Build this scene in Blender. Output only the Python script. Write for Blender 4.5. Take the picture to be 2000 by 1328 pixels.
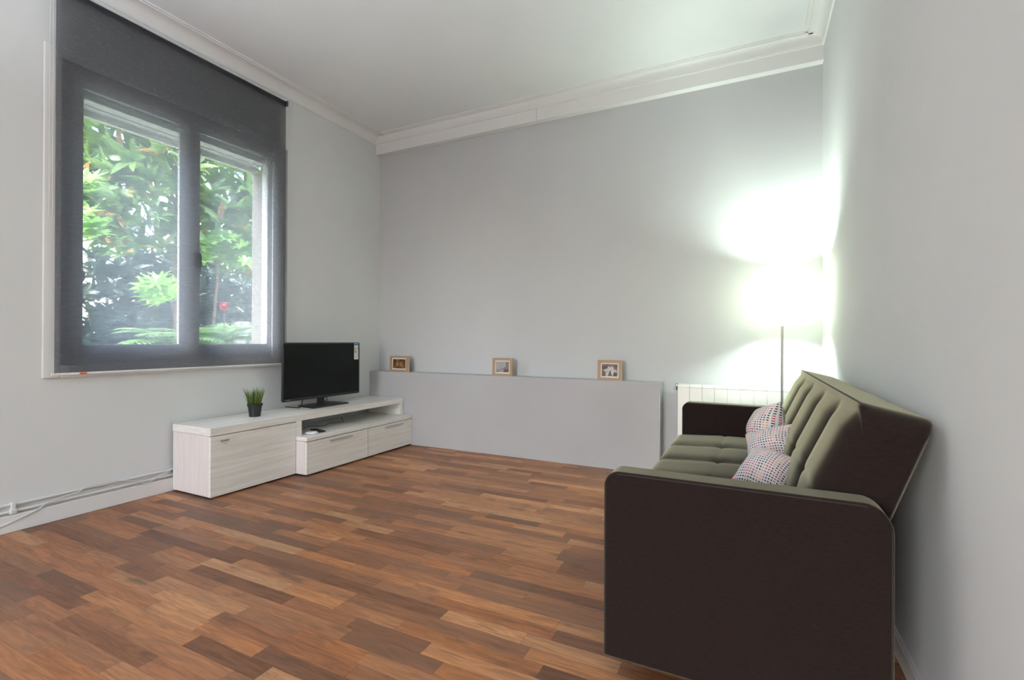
import bpy, bmesh, math, random
from mathutils import Vector, Matrix, noise
for o in list(bpy.data.objects): bpy.data.objects.remove(o)
S = bpy.context.scene
COL = S.collection
R = random.Random(7)
PI = math.pi

# ------------------------------------------------------------------ camera, world, daylight, exposure
F, YAW, PIT, ROL = 946.96, .4583, .0011, .0046
fw0 = Vector((-math.sin(YAW), math.cos(YAW), 0)); rt0 = Vector((math.cos(YAW), math.sin(YAW), 0)); up0 = Vector((0, 0, 1))
fw = fw0*math.cos(PIT)+up0*math.sin(PIT); up1 = up0*math.cos(PIT)-fw0*math.sin(PIT)
rt = rt0*math.cos(ROL)+up1*math.sin(ROL); upv = up1*math.cos(ROL)-rt0*math.sin(ROL)
cam = bpy.data.cameras.new('camera'); co = bpy.data.objects.new('camera', cam); COL.objects.link(co)
m = Matrix((rt, upv, -fw)).transposed().to_4x4(); m.translation = (0, 0, 1); co.matrix_world = m
cam.sensor_width = 36; cam.lens = F/2000*36; cam.clip_start = .02
S.camera = co

w = bpy.data.worlds.new('sky'); S.world = w; w.use_nodes = True
nt = w.node_tree; bg = nt.nodes['Background']
sky = nt.nodes.new('ShaderNodeTexSky'); sky.sky_type = 'NISHITA'; sky.sun_disc = False
sky.sun_elevation = math.radians(50); sky.sun_rotation = math.radians(200); sky.air_density = 1.0; sky.dust_density = 3.0
nt.links.new(sky.outputs[0], bg.inputs[0]); bg.inputs[1].default_value = 1.9

def lamp(name, typ, loc, energy, color, **kw):
    l = bpy.data.lights.new(name, typ); l.energy = energy; l.color = color
    for k, v in kw.items(): setattr(l, k, v)
    o = bpy.data.objects.new(name, l); o.location = loc; COL.objects.link(o); return o
sun = lamp('sun', 'SUN', (-4.5, 3, 8), 16.0, (1, .95, .86), angle=math.radians(1.5))
sun.rotation_euler = Vector((-.6, -.15, -.78)).to_track_quat('-Z', 'Y').to_euler()
# daylight entering by the glazed opening in the wall behind the viewer
day = lamp('daylight', 'AREA', (-1.55, -4.46, 1.35), 26, (.88, .95, 1.0), shape='RECTANGLE', size=1.5, size_y=2.1)
day.rotation_euler = (math.radians(90), 0, 0)
# the photographer's flash, bounced off the ceiling above and behind the viewer
fla = lamp('bounce_flash', 'SPOT', (-1.0, -.45, 1.15), 185, (.83, .93, 1.0), spot_size=math.radians(130), spot_blend=.6, shadow_soft_size=.05)
fla.rotation_euler = Vector((-.1, .05, 1)).to_track_quat('-Z', 'Y').to_euler()
S.view_settings.view_transform = 'Standard'; S.view_settings.look = 'None'
S.view_settings.exposure = 0.53; S.view_settings.gamma = 1; S.view_settings.use_curve_mapping = False

# ------------------------------------------------------------------ helpers
def prop(o, label=None, cat=None, group=None, kind=None):
    if label: o['label'] = label
    if cat: o['category'] = cat
    if group: o['group'] = group
    if kind: o['kind'] = kind
    return o
def thing(name, label, cat, loc=(0, 0, 0), group=None, rot=(0, 0, 0)):
    o = bpy.data.objects.new(name, None); o.location = loc; o.rotation_euler = rot; o.empty_display_size = .1
    COL.objects.link(o); return prop(o, label, cat, group)
def BM(): return bmesh.new()
def box(bm, x0, x1, y0, y1, z0, z1):
    v = [bm.verts.new((x, y, z)) for x in (x0, x1) for y in (y0, y1) for z in (z0, z1)]
    for f in ((0, 1, 3, 2), (4, 6, 7, 5), (0, 4, 5, 1), (2, 3, 7, 6), (0, 2, 6, 4), (1, 5, 7, 3)): bm.faces.new([v[i] for i in f])
    return bm
def tube(bm, pts, r, seg=12, cap=True):
    pts = [Vector(p) for p in pts]; rings = []
    n = None
    for i, p in enumerate(pts):
        a = pts[max(i-1, 0)]; b = pts[min(i+1, len(pts)-1)]; t = (b-a).normalized()
        if n is None: n = t.orthogonal().normalized()
        else: n = (n - t*n.dot(t)).normalized()
        c = t.cross(n); rr = r[i] if isinstance(r, (list, tuple)) else r
        rings.append([bm.verts.new(p+(n*math.cos(k*2*PI/seg)+c*math.sin(k*2*PI/seg))*rr) for k in range(seg)])
    for a, b in zip(rings, rings[1:]):
        for k in range(seg): bm.faces.new((a[k], a[(k+1) % seg], b[(k+1) % seg], b[k]))
    if cap: bm.faces.new(rings[0][::-1]); bm.faces.new(rings[-1])
    return bm
def lathe(bm, prof, seg=32, cx=0, cy=0, cap=True):
    rings = [[bm.verts.new((cx+r*math.cos(k*2*PI/seg), cy+r*math.sin(k*2*PI/seg), z)) for k in range(seg)] for r, z in prof]
    for a, b in zip(rings, rings[1:]):
        for k in range(seg): bm.faces.new((a[k], a[(k+1) % seg], b[(k+1) % seg], b[k]))
    if cap:
        bm.faces.new(rings[0][::-1]); bm.faces.new(rings[-1])
    return bm
def extrude_profile(bm, prof, axis, a0, a1, closed=True):
    # prof: list of (p,q); axis 'y': (p,q)->x,z ; axis 'x': (p,q)->y,z
    def P(p, q, a): return (p, a, q) if axis == 'y' else (a, p, q)
    A = [bm.verts.new(P(p, q, a0)) for p, q in prof]; B = [bm.verts.new(P(p, q, a1)) for p, q in prof]
    n = len(prof)
    for i in range(n if closed else n-1): bm.faces.new((A[i], A[(i+1) % n], B[(i+1) % n], B[i]))
    bm.faces.new(A[::-1]); bm.faces.new(B)
    return bm
def obj(name, bm, mat, parent=None, bevel=0, smooth=False, sub=0, seg=2, angle=40):
    bmesh.ops.recalc_face_normals(bm, faces=bm.faces)
    me = bpy.data.meshes.new(name); bm.to_mesh(me); bm.free()
    if mat: me.materials.append(mat)
    o = bpy.data.objects.new(name, me); COL.objects.link(o)
    if parent: o.parent = parent
    if bevel:
        b = o.modifiers.new('bevel', 'BEVEL'); b.width = bevel; b.segments = seg; b.limit_method = 'ANGLE'; b.angle_limit = math.radians(35)
    if sub:
        s = o.modifiers.new('sub', 'SUBSURF'); s.levels = sub; s.render_levels = sub
    if smooth or bevel:
        me.polygons.foreach_set('use_smooth', [True]*len(me.polygons))
        try: me.set_sharp_from_angle(angle=math.radians(angle))
        except Exception: pass
    return o
def struct(name, bm, mat, **kw):
    return prop(obj(name, bm, mat, **kw), kind='structure')

# ------------------------------------------------------------------ materials
def new_mat(name):
    m = bpy.data.materials.new(name); m.use_nodes = True
    return m, m.node_tree, m.node_tree.nodes['Principled BSDF']
def N(nt, typ, **kw):
    n = nt.nodes.new(typ)
    for k, v in kw.items():
        if k.startswith('i_'): n.inputs[int(k[2:])].default_value = v
        else: setattr(n, k, v)
    return n
def simple(name, col, rough=.5, metal=0, bump=0, bscale=200, spec=None, coat=0):
    m, nt, p = new_mat(name)
    p.inputs['Base Color'].default_value = (*col, 1); p.inputs['Roughness'].default_value = rough; p.inputs['Metallic'].default_value = metal
    if spec is not None: p.inputs['Specular IOR Level'].default_value = spec
    if coat: p.inputs['Coat Weight'].default_value = coat
    if bump:
        t = N(nt, 'ShaderNodeTexCoord'); n = N(nt, 'ShaderNodeTexNoise'); n.inputs['Scale'].default_value = bscale; n.inputs['Detail'].default_value = 4
        b = N(nt, 'ShaderNodeBump'); b.inputs['Strength'].default_value = bump; b.inputs['Distance'].default_value = .01
        nt.links.new(t.outputs['Object'], n.inputs['Vector']); nt.links.new(n.outputs[0], b.inputs['Height']); nt.links.new(b.outputs[0], p.inputs['Normal'])
    return m
def plaster(name, col, scuff=0):
    m, nt, p = new_mat(name); L = nt.links
    t = N(nt, 'ShaderNodeTexCoord')
    n = N(nt, 'ShaderNodeTexNoise'); n.inputs['Scale'].default_value = 1.3; n.inputs['Detail'].default_value = 6
    r = N(nt, 'ShaderNodeMapRange'); r.inputs['From Min'].default_value = .3; r.inputs['From Max'].default_value = .7; r.inputs['To Min'].default_value = .97-scuff; r.inputs['To Max'].default_value = 1.02
    mx = N(nt, 'ShaderNodeMix', data_type='RGBA', blend_type='MULTIPLY'); mx.inputs[0].default_value = 1; mx.inputs[6].default_value = (*col, 1)
    L.new(t.outputs['Object'], n.inputs['Vector']); L.new(n.outputs[0], r.inputs[0]); L.new(r.outputs[0], mx.inputs[7]); L.new(mx.outputs[2], p.inputs['Base Color'])
    n2 = N(nt, 'ShaderNodeTexNoise'); n2.inputs['Scale'].default_value = 22; n2.inputs['Detail'].default_value = 8
    b = N(nt, 'ShaderNodeBump'); b.inputs['Strength'].default_value = .12; b.inputs['Distance'].default_value = .01
    L.new(t.outputs['Object'], n2.inputs['Vector']); L.new(n2.outputs[0], b.inputs['Height']); L.new(b.outputs[0], p.inputs['Normal'])
    p.inputs['Roughness'].default_value = .75; p.inputs['Specular IOR Level'].default_value = .3
    return m
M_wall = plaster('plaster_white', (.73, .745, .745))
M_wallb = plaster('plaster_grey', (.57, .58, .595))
M_ledge = plaster('plaster_grey_scuffed', (.49, .485, .50), .05)
M_ceil = plaster('ceiling_paint', (.82, .84, .85))
M_trim = simple('trim_white', (.80, .80, .80), .55)
M_base = simple('baseboard_white', (.78, .775, .765), .4)
M_pvc = simple('white_casing', (.8, .8, .79), .3)
M_frame = simple('window_frame_white', (.58, .58, .60), .45)
M_steel = simple('brushed_steel', (.60, .60, .61), .35, .85)
M_chrome = simple('chrome', (.5, .5, .5), .25, 1)
M_pole = simple('pole_steel', (.30, .30, .29), .35, .9)
M_black = simple('black_plastic', (.012, .013, .014), .35)
M_screen = simple('screen_glass', (.004, .006, .005), .16, spec=.2)
M_dark = simple('dark_gap', (.02, .018, .015), .8)
M_pipe = simple('pipe_paint', (.74, .73, .71), .35)
M_cable = simple('white_cable', (.75, .74, .73), .45)
M_rad = simple('radiator_enamel', (.80, .79, .76), .3)
M_gloss = simple('white_gloss_plastic', (.8, .79, .82), .25)
M_pot = simple('pot_black', (.014, .014, .016), .4)
M_orange = simple('orange_tag', (.75, .16, .02), .5)
M_conc = simple('reveal_render', (.27, .26, .245), .9, bump=.6, bscale=90)
M_lint = simple('shutter_box', (.70, .75, .73), .6)
M_sillw = simple('sill_white', (.72, .75, .78), .5)
M_gwall = simple('garden_wall', (.80, .76, .68), .9, bump=.4, bscale=6)
M_ground = simple('pale_garden_ground', (.34, .32, .28), .95, bump=.8, bscale=20)  # unseen ground, colour lightened to bounce light up to the shutter box
M_bark = simple('bark', (.16, .12, .085), .9, bump=.8, bscale=40)

def floor_mat():
    m, nt, p = new_mat('laminate_strips'); L = nt.links
    g = N(nt, 'ShaderNodeNewGeometry'); s = N(nt, 'ShaderNodeSeparateXYZ'); L.new(g.outputs['Position'], s.inputs[0])
    def mt(op, a, b=None, c=None):
        n = N(nt, 'ShaderNodeMath', operation=op)
        for i, v in enumerate((a, b, c)):
            if v is None: continue
            if isinstance(v, (int, float)): n.inputs[i].default_value = v
            else: L.new(v, n.inputs[i])
        return n.outputs[0]
    W = .063
    yr = mt('DIVIDE', s.outputs[1], W); row = mt('FLOOR', yr); fy = mt('FRACT', yr)
    wn = N(nt, 'ShaderNodeTexWhiteNoise', noise_dimensions='1D'); L.new(row, wn.inputs['W'])
    wn2 = N(nt, 'ShaderNodeTexWhiteNoise', noise_dimensions='1D'); L.new(mt('ADD', row, 91.7), wn2.inputs['W'])
    ln = mt('MULTIPLY_ADD', wn2.outputs['Value'], .16, .34)
    xr0 = mt('ADD', mt('DIVIDE', s.outputs[0], ln), mt('MULTIPLY', wn.outputs['Value'], 31.0))
    # uneven strip lengths
    xr = mt('ADD', xr0, mt('MULTIPLY', mt('SINE', mt('MULTIPLY', xr0, 2.1)), .22))
    cell = mt('FLOOR', xr); fx = mt('FRACT', xr)
    cv = N(nt, 'ShaderNodeCombineXYZ'); L.new(cell, cv.inputs[0]); L.new(row, cv.inputs[1])
    wc = N(nt, 'ShaderNodeTexWhiteNoise', noise_dimensions='2D'); L.new(cv.outputs[0], wc.inputs['Vector'])
    sc = N(nt, 'ShaderNodeSeparateColor'); L.new(wc.outputs['Color'], sc.inputs[0])
    cr = N(nt, 'ShaderNodeValToRGB'); L.new(sc.outputs[0], cr.inputs[0])
    e = cr.color_ramp.elements
    cols = [(0, (.160, .066, .034)), (.2, (.255, .100, .046)), (.42, (.340, .132, .056)), (.62, (.410, .160, .063)), (.82, (.485, .205, .084)), (1, (.56, .280, .135))]
    e[0].position = 0; e[0].color = (*cols[0][1], 1); e[1].position = 1; e[1].color = (*cols[-1][1], 1)
    for q, c in cols[1:-1]: k = e.new(q); k.color = (*c, 1)
    # grain
    off = N(nt, 'ShaderNodeVectorMath', operation='MULTIPLY_ADD'); L.new(wc.outputs['Color'], off.inputs[0]); off.inputs[1].default_value = (40, 40, 40)
    vm = N(nt, 'ShaderNodeVectorMath', operation='MULTIPLY'); L.new(g.outputs['Position'], vm.inputs[0]); vm.inputs[1].default_value = (3.5, 34, 1)
    L.new(vm.outputs[0], off.inputs[2])
    gr = N(nt, 'ShaderNodeTexNoise'); gr.inputs['Scale'].default_value = 1.5; gr.inputs['Detail'].default_value = 8; gr.inputs['Roughness'].default_value = .62; gr.inputs['Distortion'].default_value = 1.2
    L.new(off.outputs[0], gr.inputs['Vector'])
    gm = N(nt, 'ShaderNodeMapRange'); L.new(gr.outputs[0], gm.inputs[0]); gm.inputs['From Min'].default_value = .25; gm.inputs['From Max'].default_value = .75; gm.inputs['To Min'].default_value = .50; gm.inputs['To Max'].default_value = 1.42
    # greyish tint patches and knots
    vm2 = N(nt, 'ShaderNodeVectorMath', operation='MULTIPLY'); L.new(g.outputs['Position'], vm2.inputs[0]); vm2.inputs[1].default_value = (2.6, 9, 1)
    off2 = N(nt, 'ShaderNodeVectorMath', operation='MULTIPLY_ADD'); L.new(wc.outputs['Color'], off2.inputs[0]); off2.inputs[1].default_value = (17, 23, 9); L.new(vm2.outputs[0], off2.inputs[2])
    kn = N(nt, 'ShaderNodeTexNoise'); kn.inputs['Scale'].default_value = 1.8; kn.inputs['Detail'].default_value = 3; L.new(off2.outputs[0], kn.inputs['Vector'])
    km = N(nt, 'ShaderNodeMapRange'); L.new(kn.outputs[0], km.inputs[0]); km.inputs['From Min'].default_value = .60; km.inputs['From Max'].default_value = .78; km.inputs['To Min'].default_value = 0; km.inputs['To Max'].default_value = .75
    m1 = N(nt, 'ShaderNodeMix', data_type='RGBA', blend_type='MULTIPLY'); m1.inputs[0].default_value = 1; L.new(cr.outputs[0], m1.inputs[6]); L.new(gm.outputs[0], m1.inputs[7])
    m2 = N(nt, 'ShaderNodeMix', data_type='RGBA'); L.new(km.outputs[0], m2.inputs[0]); L.new(m1.outputs[2], m2.inputs[6]); m2.inputs[7].default_value = (.085, .052, .038, 1)
    gt = N(nt, 'ShaderNodeMix', data_type='RGBA'); L.new(mt('MULTIPLY', sc.outputs[1], .34), gt.inputs[0]); L.new(m2.outputs[2], gt.inputs[6]); gt.inputs[7].default_value = (.25, .165, .115, 1)
    ed = mt('MAXIMUM', mt('GREATER_THAN', mt('ABSOLUTE', mt('SUBTRACT', fy, .5)), .485), mt('GREATER_THAN', mt('ABSOLUTE', mt('SUBTRACT', fx, .5)), .496))
    m3 = N(nt, 'ShaderNodeMix', data_type='RGBA', blend_type='MULTIPLY'); L.new(mt('MULTIPLY', ed, .4), m3.inputs[0]); L.new(gt.outputs[2], m3.inputs[6]); m3.inputs[7].default_value = (.35, .3, .28, 1)
    L.new(m3.outputs[2], p.inputs['Base Color'])
    p.inputs['Roughness'].default_value = .42; p.inputs['Specular IOR Level'].default_value = .38
    b = N(nt, 'ShaderNodeBump'); b.inputs['Strength'].default_value = .08; b.inputs['Distance'].default_value = .004; L.new(gr.outputs[0], b.inputs['Height']); L.new(b.outputs[0], p.inputs['Normal'])
    return m
M_floor = floor_mat()

def grain_mat(name, axis, c0=(.76, .735, .69), c1=(.90, .88, .84)):
    # pale wood grain laminate, streaks along an axis
    m, nt, p = new_mat(name); L = nt.links
    g = N(nt, 'ShaderNodeNewGeometry')
    vm = N(nt, 'ShaderNodeVectorMath', operation='MULTIPLY'); L.new(g.outputs['Position'], vm.inputs[0])
    vm.inputs[1].default_value = {'y': (9, 1.3, 48), 'z': (70, 70, 2.2)}[axis]
    n = N(nt, 'ShaderNodeTexNoise'); n.inputs['Scale'].default_value = 1.6; n.inputs['Detail'].default_value = 7; n.inputs['Roughness'].default_value = .6; n.inputs['Distortion'].default_value = .5
    L.new(vm.outputs[0], n.inputs['Vector'])
    cr = N(nt, 'ShaderNodeValToRGB'); cr.color_ramp.elements[0].position = .32; cr.color_ramp.elements[1].position = .62
    cr.color_ramp.elements[0].color = (*c0, 1); cr.color_ramp.elements[1].color = (*c1, 1)
    L.new(n.outputs[0], cr.inputs[0]); L.new(cr.outputs[0], p.inputs['Base Color'])
    p.inputs['Roughness'].default_value = .3; p.inputs['Specular IOR Level'].default_value = .5
    return m
M_gr = grain_mat('pale_grain', 'y'); M_grv = grain_mat('pale_grain_upright', 'z', (.74, .67, .64), (.84, .78, .76))  # upright copy has pinkish reflected light painted into its colour

def fabric(name, col, sc=900, var=.25):
    m, nt, p = new_mat(name); L = nt.links
    t = N(nt, 'ShaderNodeTexCoord')
    vm = N(nt, 'ShaderNodeVectorMath', operation='MULTIPLY'); vm.inputs[1].default_value = (1, 1, 3); L.new(t.outputs['Object'], vm.inputs[0])
    n = N(nt, 'ShaderNodeTexNoise'); n.inputs['Scale'].default_value = 60; n.inputs['Detail'].default_value = 8; n.inputs['Roughness'].default_value = .75; L.new(vm.outputs[0], n.inputs['Vector'])
    r = N(nt, 'ShaderNodeMapRange'); r.inputs['From Min'].default_value = .3; r.inputs['From Max'].default_value = .7; r.inputs['To Min'].default_value = 1-var; r.inputs['To Max'].default_value = 1+var; L.new(n.outputs[0], r.inputs[0])
    mx = N(nt, 'ShaderNodeMix', data_type='RGBA', blend_type='MULTIPLY'); mx.inputs[0].default_value = 1; mx.inputs[6].default_value = (*col, 1); L.new(r.outputs[0], mx.inputs[7]); L.new(mx.outputs[2], p.inputs['Base Color'])
    n2 = N(nt, 'ShaderNodeTexNoise'); n2.inputs['Scale'].default_value = sc; n2.inputs['Detail'].default_value = 3; L.new(t.outputs['Object'], n2.inputs['Vector'])
    b = N(nt, 'ShaderNodeBump'); b.inputs['Strength'].default_value = .25; b.inputs['Distance'].default_value = .002; L.new(n2.outputs[0], b.inputs['Height']); L.new(b.outputs[0], p.inputs['Normal'])
    p.inputs['Roughness'].default_value = .95; p.inputs['Specular IOR Level'].default_value = .15
    p.inputs['Sheen Weight'].default_value = .68; p.inputs['Sheen Roughness'].default_value = .35; p.inputs['Sheen Tint'].default_value = (.85, .80, .57, 1)
    return m
M_sofa = fabric('sofa_fabric', (.020, .0125, .0115))
M_seam = simple('seam_thread', (.035, .03, .026), .9)
M_stitch = simple('stitch_thread', (.16, .15, .12), .9)

def screen_fabric():
    m, nt, p = new_mat('screen_fabric'); L = nt.links
    nt.nodes.remove(p); out = nt.nodes['Material Output']
    g = N(nt, 'ShaderNodeNewGeometry')
    vm = N(nt, 'ShaderNodeVectorMath', operation='MULTIPLY'); L.new(g.outputs['Position'], vm.inputs[0]); vm.inputs[1].default_value = (1, 9, 130)
    n = N(nt, 'ShaderNodeTexNoise'); n.inputs['Scale'].default_value = 2.2; n.inputs['Detail'].default_value = 5; n.inputs['Roughness'].default_value = .7; L.new(vm.outputs[0], n.inputs['Vector'])
    r = N(nt, 'ShaderNodeMapRange'); L.new(n.outputs[0], r.inputs[0]); r.inputs['From Min'].default_value = .3; r.inputs['From Max'].default_value = .7; r.inputs['To Min'].default_value = .8; r.inputs['To Max'].default_value = 1.2
    def colour(c):
        mx = N(nt, 'ShaderNodeMix', data_type='RGBA', blend_type='MULTIPLY'); mx.inputs[0].default_value = 1; mx.inputs[6].default_value = (*c, 1); L.new(r.outputs[0], mx.inputs[7]); return mx.outputs[2]
    d = N(nt, 'ShaderNodeBsdfDiffuse'); L.new(colour((.054, .053, .058)), d.inputs[0])
    tl = N(nt, 'ShaderNodeBsdfTranslucent'); L.new(colour((.085, .095, .110)), tl.inputs[0])
    a = N(nt, 'ShaderNodeAddShader'); L.new(d.outputs[0], a.inputs[0]); L.new(tl.outputs[0], a.inputs[1])
    tr = N(nt, 'ShaderNodeBsdfTransparent'); tr.inputs[0].default_value = (1, 1, 1, 1)
    r2 = N(nt, 'ShaderNodeMapRange'); L.new(n.outputs[0], r2.inputs[0]); r2.inputs['From Min'].default_value = .3; r2.inputs['From Max'].default_value = .7; r2.inputs['To Min'].default_value = .30; r2.inputs['To Max'].default_value = .23
    mx = N(nt, 'ShaderNodeMixShader'); L.new(r2.outputs[0], mx.inputs[0]); L.new(a.outputs[0], mx.inputs[1]); L.new(tr.outputs[0], mx.inputs[2])
    L.new(mx.outputs[0], out.inputs[0])
    return m
M_blind = screen_fabric()

def glass():
    m, nt, p = new_mat('window_glass'); L = nt.links
    nt.nodes.remove(p); out = nt.nodes['Material Output']
    tr = N(nt, 'ShaderNodeBsdfTransparent'); tr.inputs[0].default_value = (.93, .96, .95, 1)
    gl = N(nt, 'ShaderNodeBsdfGlossy'); gl.inputs['Roughness'].default_value = .03
    mx = N(nt, 'ShaderNodeMixShader'); mx.inputs[0].default_value = .06
    L.new(tr.outputs[0], mx.inputs[1]); L.new(gl.outputs[0], mx.inputs[2]); L.new(mx.outputs[0], out.inputs[0]); return m
M_glass = glass()

def leaf_mat(name, c0, c1, c2=None, tr=.45):
    m, nt, p = new_mat(name); L = nt.links; nt.nodes.remove(p); out = nt.nodes['Material Output']
    g = N(nt, 'ShaderNodeNewGeometry'); cr = N(nt, 'ShaderNodeValToRGB'); L.new(g.outputs['Random Per Island'], cr.inputs[0])
    e = cr.color_ramp.elements; e[0].color = (*c0, 1); e[1].color = (*c1, 1)
    if c2: e[1].position = .93; k = e.new(.955); k.color = (*c2, 1)
    d = N(nt, 'ShaderNodeBsdfDiffuse'); t = N(nt, 'ShaderNodeBsdfTranslucent'); s = N(nt, 'ShaderNodeBsdfGlossy'); s.inputs['Roughness'].default_value = .35
    L.new(cr.outputs[0], d.inputs[0]); L.new(cr.outputs[0], t.inputs[0])
    a = N(nt, 'ShaderNodeMixShader'); a.inputs[0].default_value = tr; L.new(d.outputs[0], a.inputs[1]); L.new(t.outputs[0], a.inputs[2])
    b = N(nt, 'ShaderNodeMixShader'); b.inputs[0].default_value = .10; L.new(a.outputs[0], b.inputs[1]); L.new(s.outputs[0], b.inputs[2])
    L.new(b.outputs[0], out.inputs[0]); return m
M_leaf = leaf_mat('tree_leaf', (.08, .18, .06), (.28, .46, .12), (.7, .36, .12))
M_leafd = leaf_mat('dark_leaf', (.05, .10, .085), (.13, .21, .16), (.40, .46, .46))
M_leafb = leaf_mat('bright_leaf', (.26, .52, .10), (.46, .74, .22))
M_leafp = leaf_mat('pale_leaf', (.25, .48, .18), (.50, .72, .34))
M_red = leaf_mat('red_petal', (.8, .03, .03), (.9, .08, .06))
M_grass = leaf_mat('grass_blade', (.05, .10, .012), (.20, .31, .04), tr=.25)

# ------------------------------------------------------------------ room shell
XL, XR, YB, YF, ZC = -3.435, .428, 3.872, -4.45, 3.06
T = .255
WY0, WY1, WZ0, WZ1 = 1.285, 2.765, .845, 2.56          # window opening
struct('floor', box(BM(), XL-.02, XR+.02, YF-.02, YB+.02, -.12, 0), M_floor)
struct('ceiling', box(BM(), XL-T, XR+T, YF-T, YB+T, ZC, ZC+.2), M_ceil)
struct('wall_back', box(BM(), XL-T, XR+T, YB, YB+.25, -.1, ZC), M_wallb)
struct('wall_right', box(BM(), XR, XR+.25, YF-.2, YB, -.1, ZC), M_wall)
bm = BM()
box(bm, XL-T, XL, YF-.2, WY0, -.1, ZC); box(bm, XL-T, XL, WY1, YB, -.1, ZC)
box(bm, XL-T, XL, WY0, WY1, -.1, WZ0); box(bm, XL-T, XL, WY0, WY1, WZ1, ZC)
struct('wall_left', bm, M_wall)
bm = BM()
box(bm, XL, -2.35, YF-.2, YF, -.1, ZC); box(bm, -.75, XR, YF-.2, YF, -.1, ZC)
box(bm, -2.35, -.75, YF-.2, YF, 2.45, ZC); box(bm, -2.35, -.75, YF-.2, YF, -.1, .2)
struct('wall_front', bm, M_wall)
# boxed ledge along the back wall
LY, LZ, LX = 3.733, .69, -.6125
struct('wall_ledge', box(BM(), XL, LX, LY, YB, 0, LZ), M_ledge, bevel=.003)
# long fascia beam under the back cornice, in two butted lengths
BY, BZ = 3.81, 2.883
struct('trim_1', box(BM(), XL, -1.6565, BY, YB, BZ, ZC-.005), M_trim, bevel=.0015)
struct('trim_2', box(BM(), -1.6535, XR, BY, YB, BZ, ZC-.005), M_trim, bevel=.0015)
# cornice: quarter cove plus two beads on the ceiling
def cove(wall, sgn, w, h):
    # returns profile points offset from wall (d, z)
    pts = [(0, ZC-h), (.010, ZC-h), (.010, ZC-h+.008)]
    for k in range(11):
        a = k/10*PI/2
        pts.append((.012+(w-.012)*(1-math.cos(a)), ZC-h+.010+(h-.016)*math.sin(a)))
    pts += [(w, ZC-.005), (w+.022, ZC-.005), (w+.024, ZC-.010), (w+.030, ZC-.010), (w+.032, ZC-.003), (w+.046, ZC-.003), (w+.048, ZC-.008), (w+.054, ZC-.008), (w+.056, ZC), (0, ZC)]
    return [(wall+sgn*d, z) for d, z in pts]
struct('trim_3', extrude_profile(BM(), cove(XL, 1, .072, .082), 'y', YF, BY), M_trim)
struct('trim_4', extrude_profile(BM(), cove(XR, -1, .066, .082), 'y', YF, BY), M_trim)
struct('trim_5', extrude_profile(BM(), cove(BY, -1, .030, .075), 'x', XL, XR), M_trim)
# baseboards
struct('baseboard_left', box(BM(), XL, XL+.024, YF, LY, 0, .088), M_base, bevel=.003)
bm = BM(); box(bm, XR-.012, XR, YF, YB, 0, .06); box(bm, XR-.007, XR, YF, YB, .06, .072)
struct('baseboard_right', bm, M_base, bevel=.002)
struct('baseboard_back', box(BM(), LX, XR-.012, YB-.012, YB, 0, .07), M_base, bevel=.002)

# ------------------------------------------------------------------ window
win = prop(thing('window_1', None, None, (-3.46, 2.02, .9)), kind='structure')
def rel(o, *a): return [a[0]-o.location.x, a[1]-o.location.x, a[2]-o.location.y, a[3]-o.location.y, a[4]-o.location.z, a[5]-o.location.z]
def rbox(bm, o, *a): return box(bm, *rel(o, *a))
bm = BM()
for a in ((WY0, 1.35, WZ0, WZ1), (2.70, WY1, WZ0, WZ1), (1.35, 2.70, WZ0, .905), (1.35, 2.70, 2.505, WZ1)):
    rbox(bm, win, -3.492, -3.462, *a)
obj('window_frame', bm, M_frame, win, bevel=.003)
for (y0, y1, g0, g1) in ((1.352, 2.007, 1.410, 1.934), (2.011, 2.698, 2.069, 2.595)):
    bm = BM()
    for a in ((y0, g0, .907, 2.503), (g1, y1, .907, 2.503), (g0, g1, .907, .966), (g0, g1, 2.442, 2.503)):
        rbox(bm, win, -3.480, -3.452, *a)
    s = obj('window_sash', bm, M_frame, win, bevel=.004)
    bm = BM(); rbox(bm, win, -3.470, -3.464, g0-.005, g1+.005, .961, 2.447); obj('window_pane', bm, M_glass, s)
bm = BM(); rbox(bm, win, -3.452, -3.442, 2.026, 2.050, 1.50, 1.60)
hd = obj('window_handle', bm, M_black, win, bevel=.004)
bm = BM(); X, Y, Z = win.location
tube(bm, [(-3.442-X, 2.038-Y, 1.585-Z), (-3.415-X, 2.040-Y, 1.592-Z), (-3.408-X, 2.044-Y, 1.57-Z), (-3.408-X, 2.046-Y, 1.52-Z), (-3.412-X, 2.046-Y, 1.465-Z)], [.010, .010, .010, .009, .007], 10)
obj('handle_grip', bm, M_black, hd, smooth=True)
for z in (1.08, 1.63, 2.36):
    bm = BM(); rbox(bm, win, -3.468, -3.440, 1.334, 1.349, z-.03, z+.03); obj('hinge', bm, M_frame, win, bevel=.003)
    bm = BM(); rbox(bm, win, -3.468, -3.440, 2.701, 2.716, z-.03, z+.03); obj('hinge', bm, M_frame, win, bevel=.003)
# outer reveal of the opening: shutter box above, rendered jambs, white sill
bm = BM(); box(bm, -3.655, -3.495, WY0-.02, 2.62, 2.400, 2.555); box(bm, -3.690, -3.655, WY0-.02, 2.635, 2.362, 2.555); box(bm, -3.585, -3.578, WY0, 2.62, 2.394, 2.40)
struct('trim_6', bm, M_lint)
struct('trim_7', box(BM(), -3.690, -3.560, 2.632, WY1, WZ0, 2.362), M_conc)
struct('trim_8', box(BM(), -3.552, -3.493, 2.618, 2.70, .87, 2.40), M_sillw, bevel=.003)
struct('trim_9', box(BM(), -3.72, -3.493, WY0, 2.617, WZ0+.02, .952), M_sillw, bevel=.004)
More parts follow.
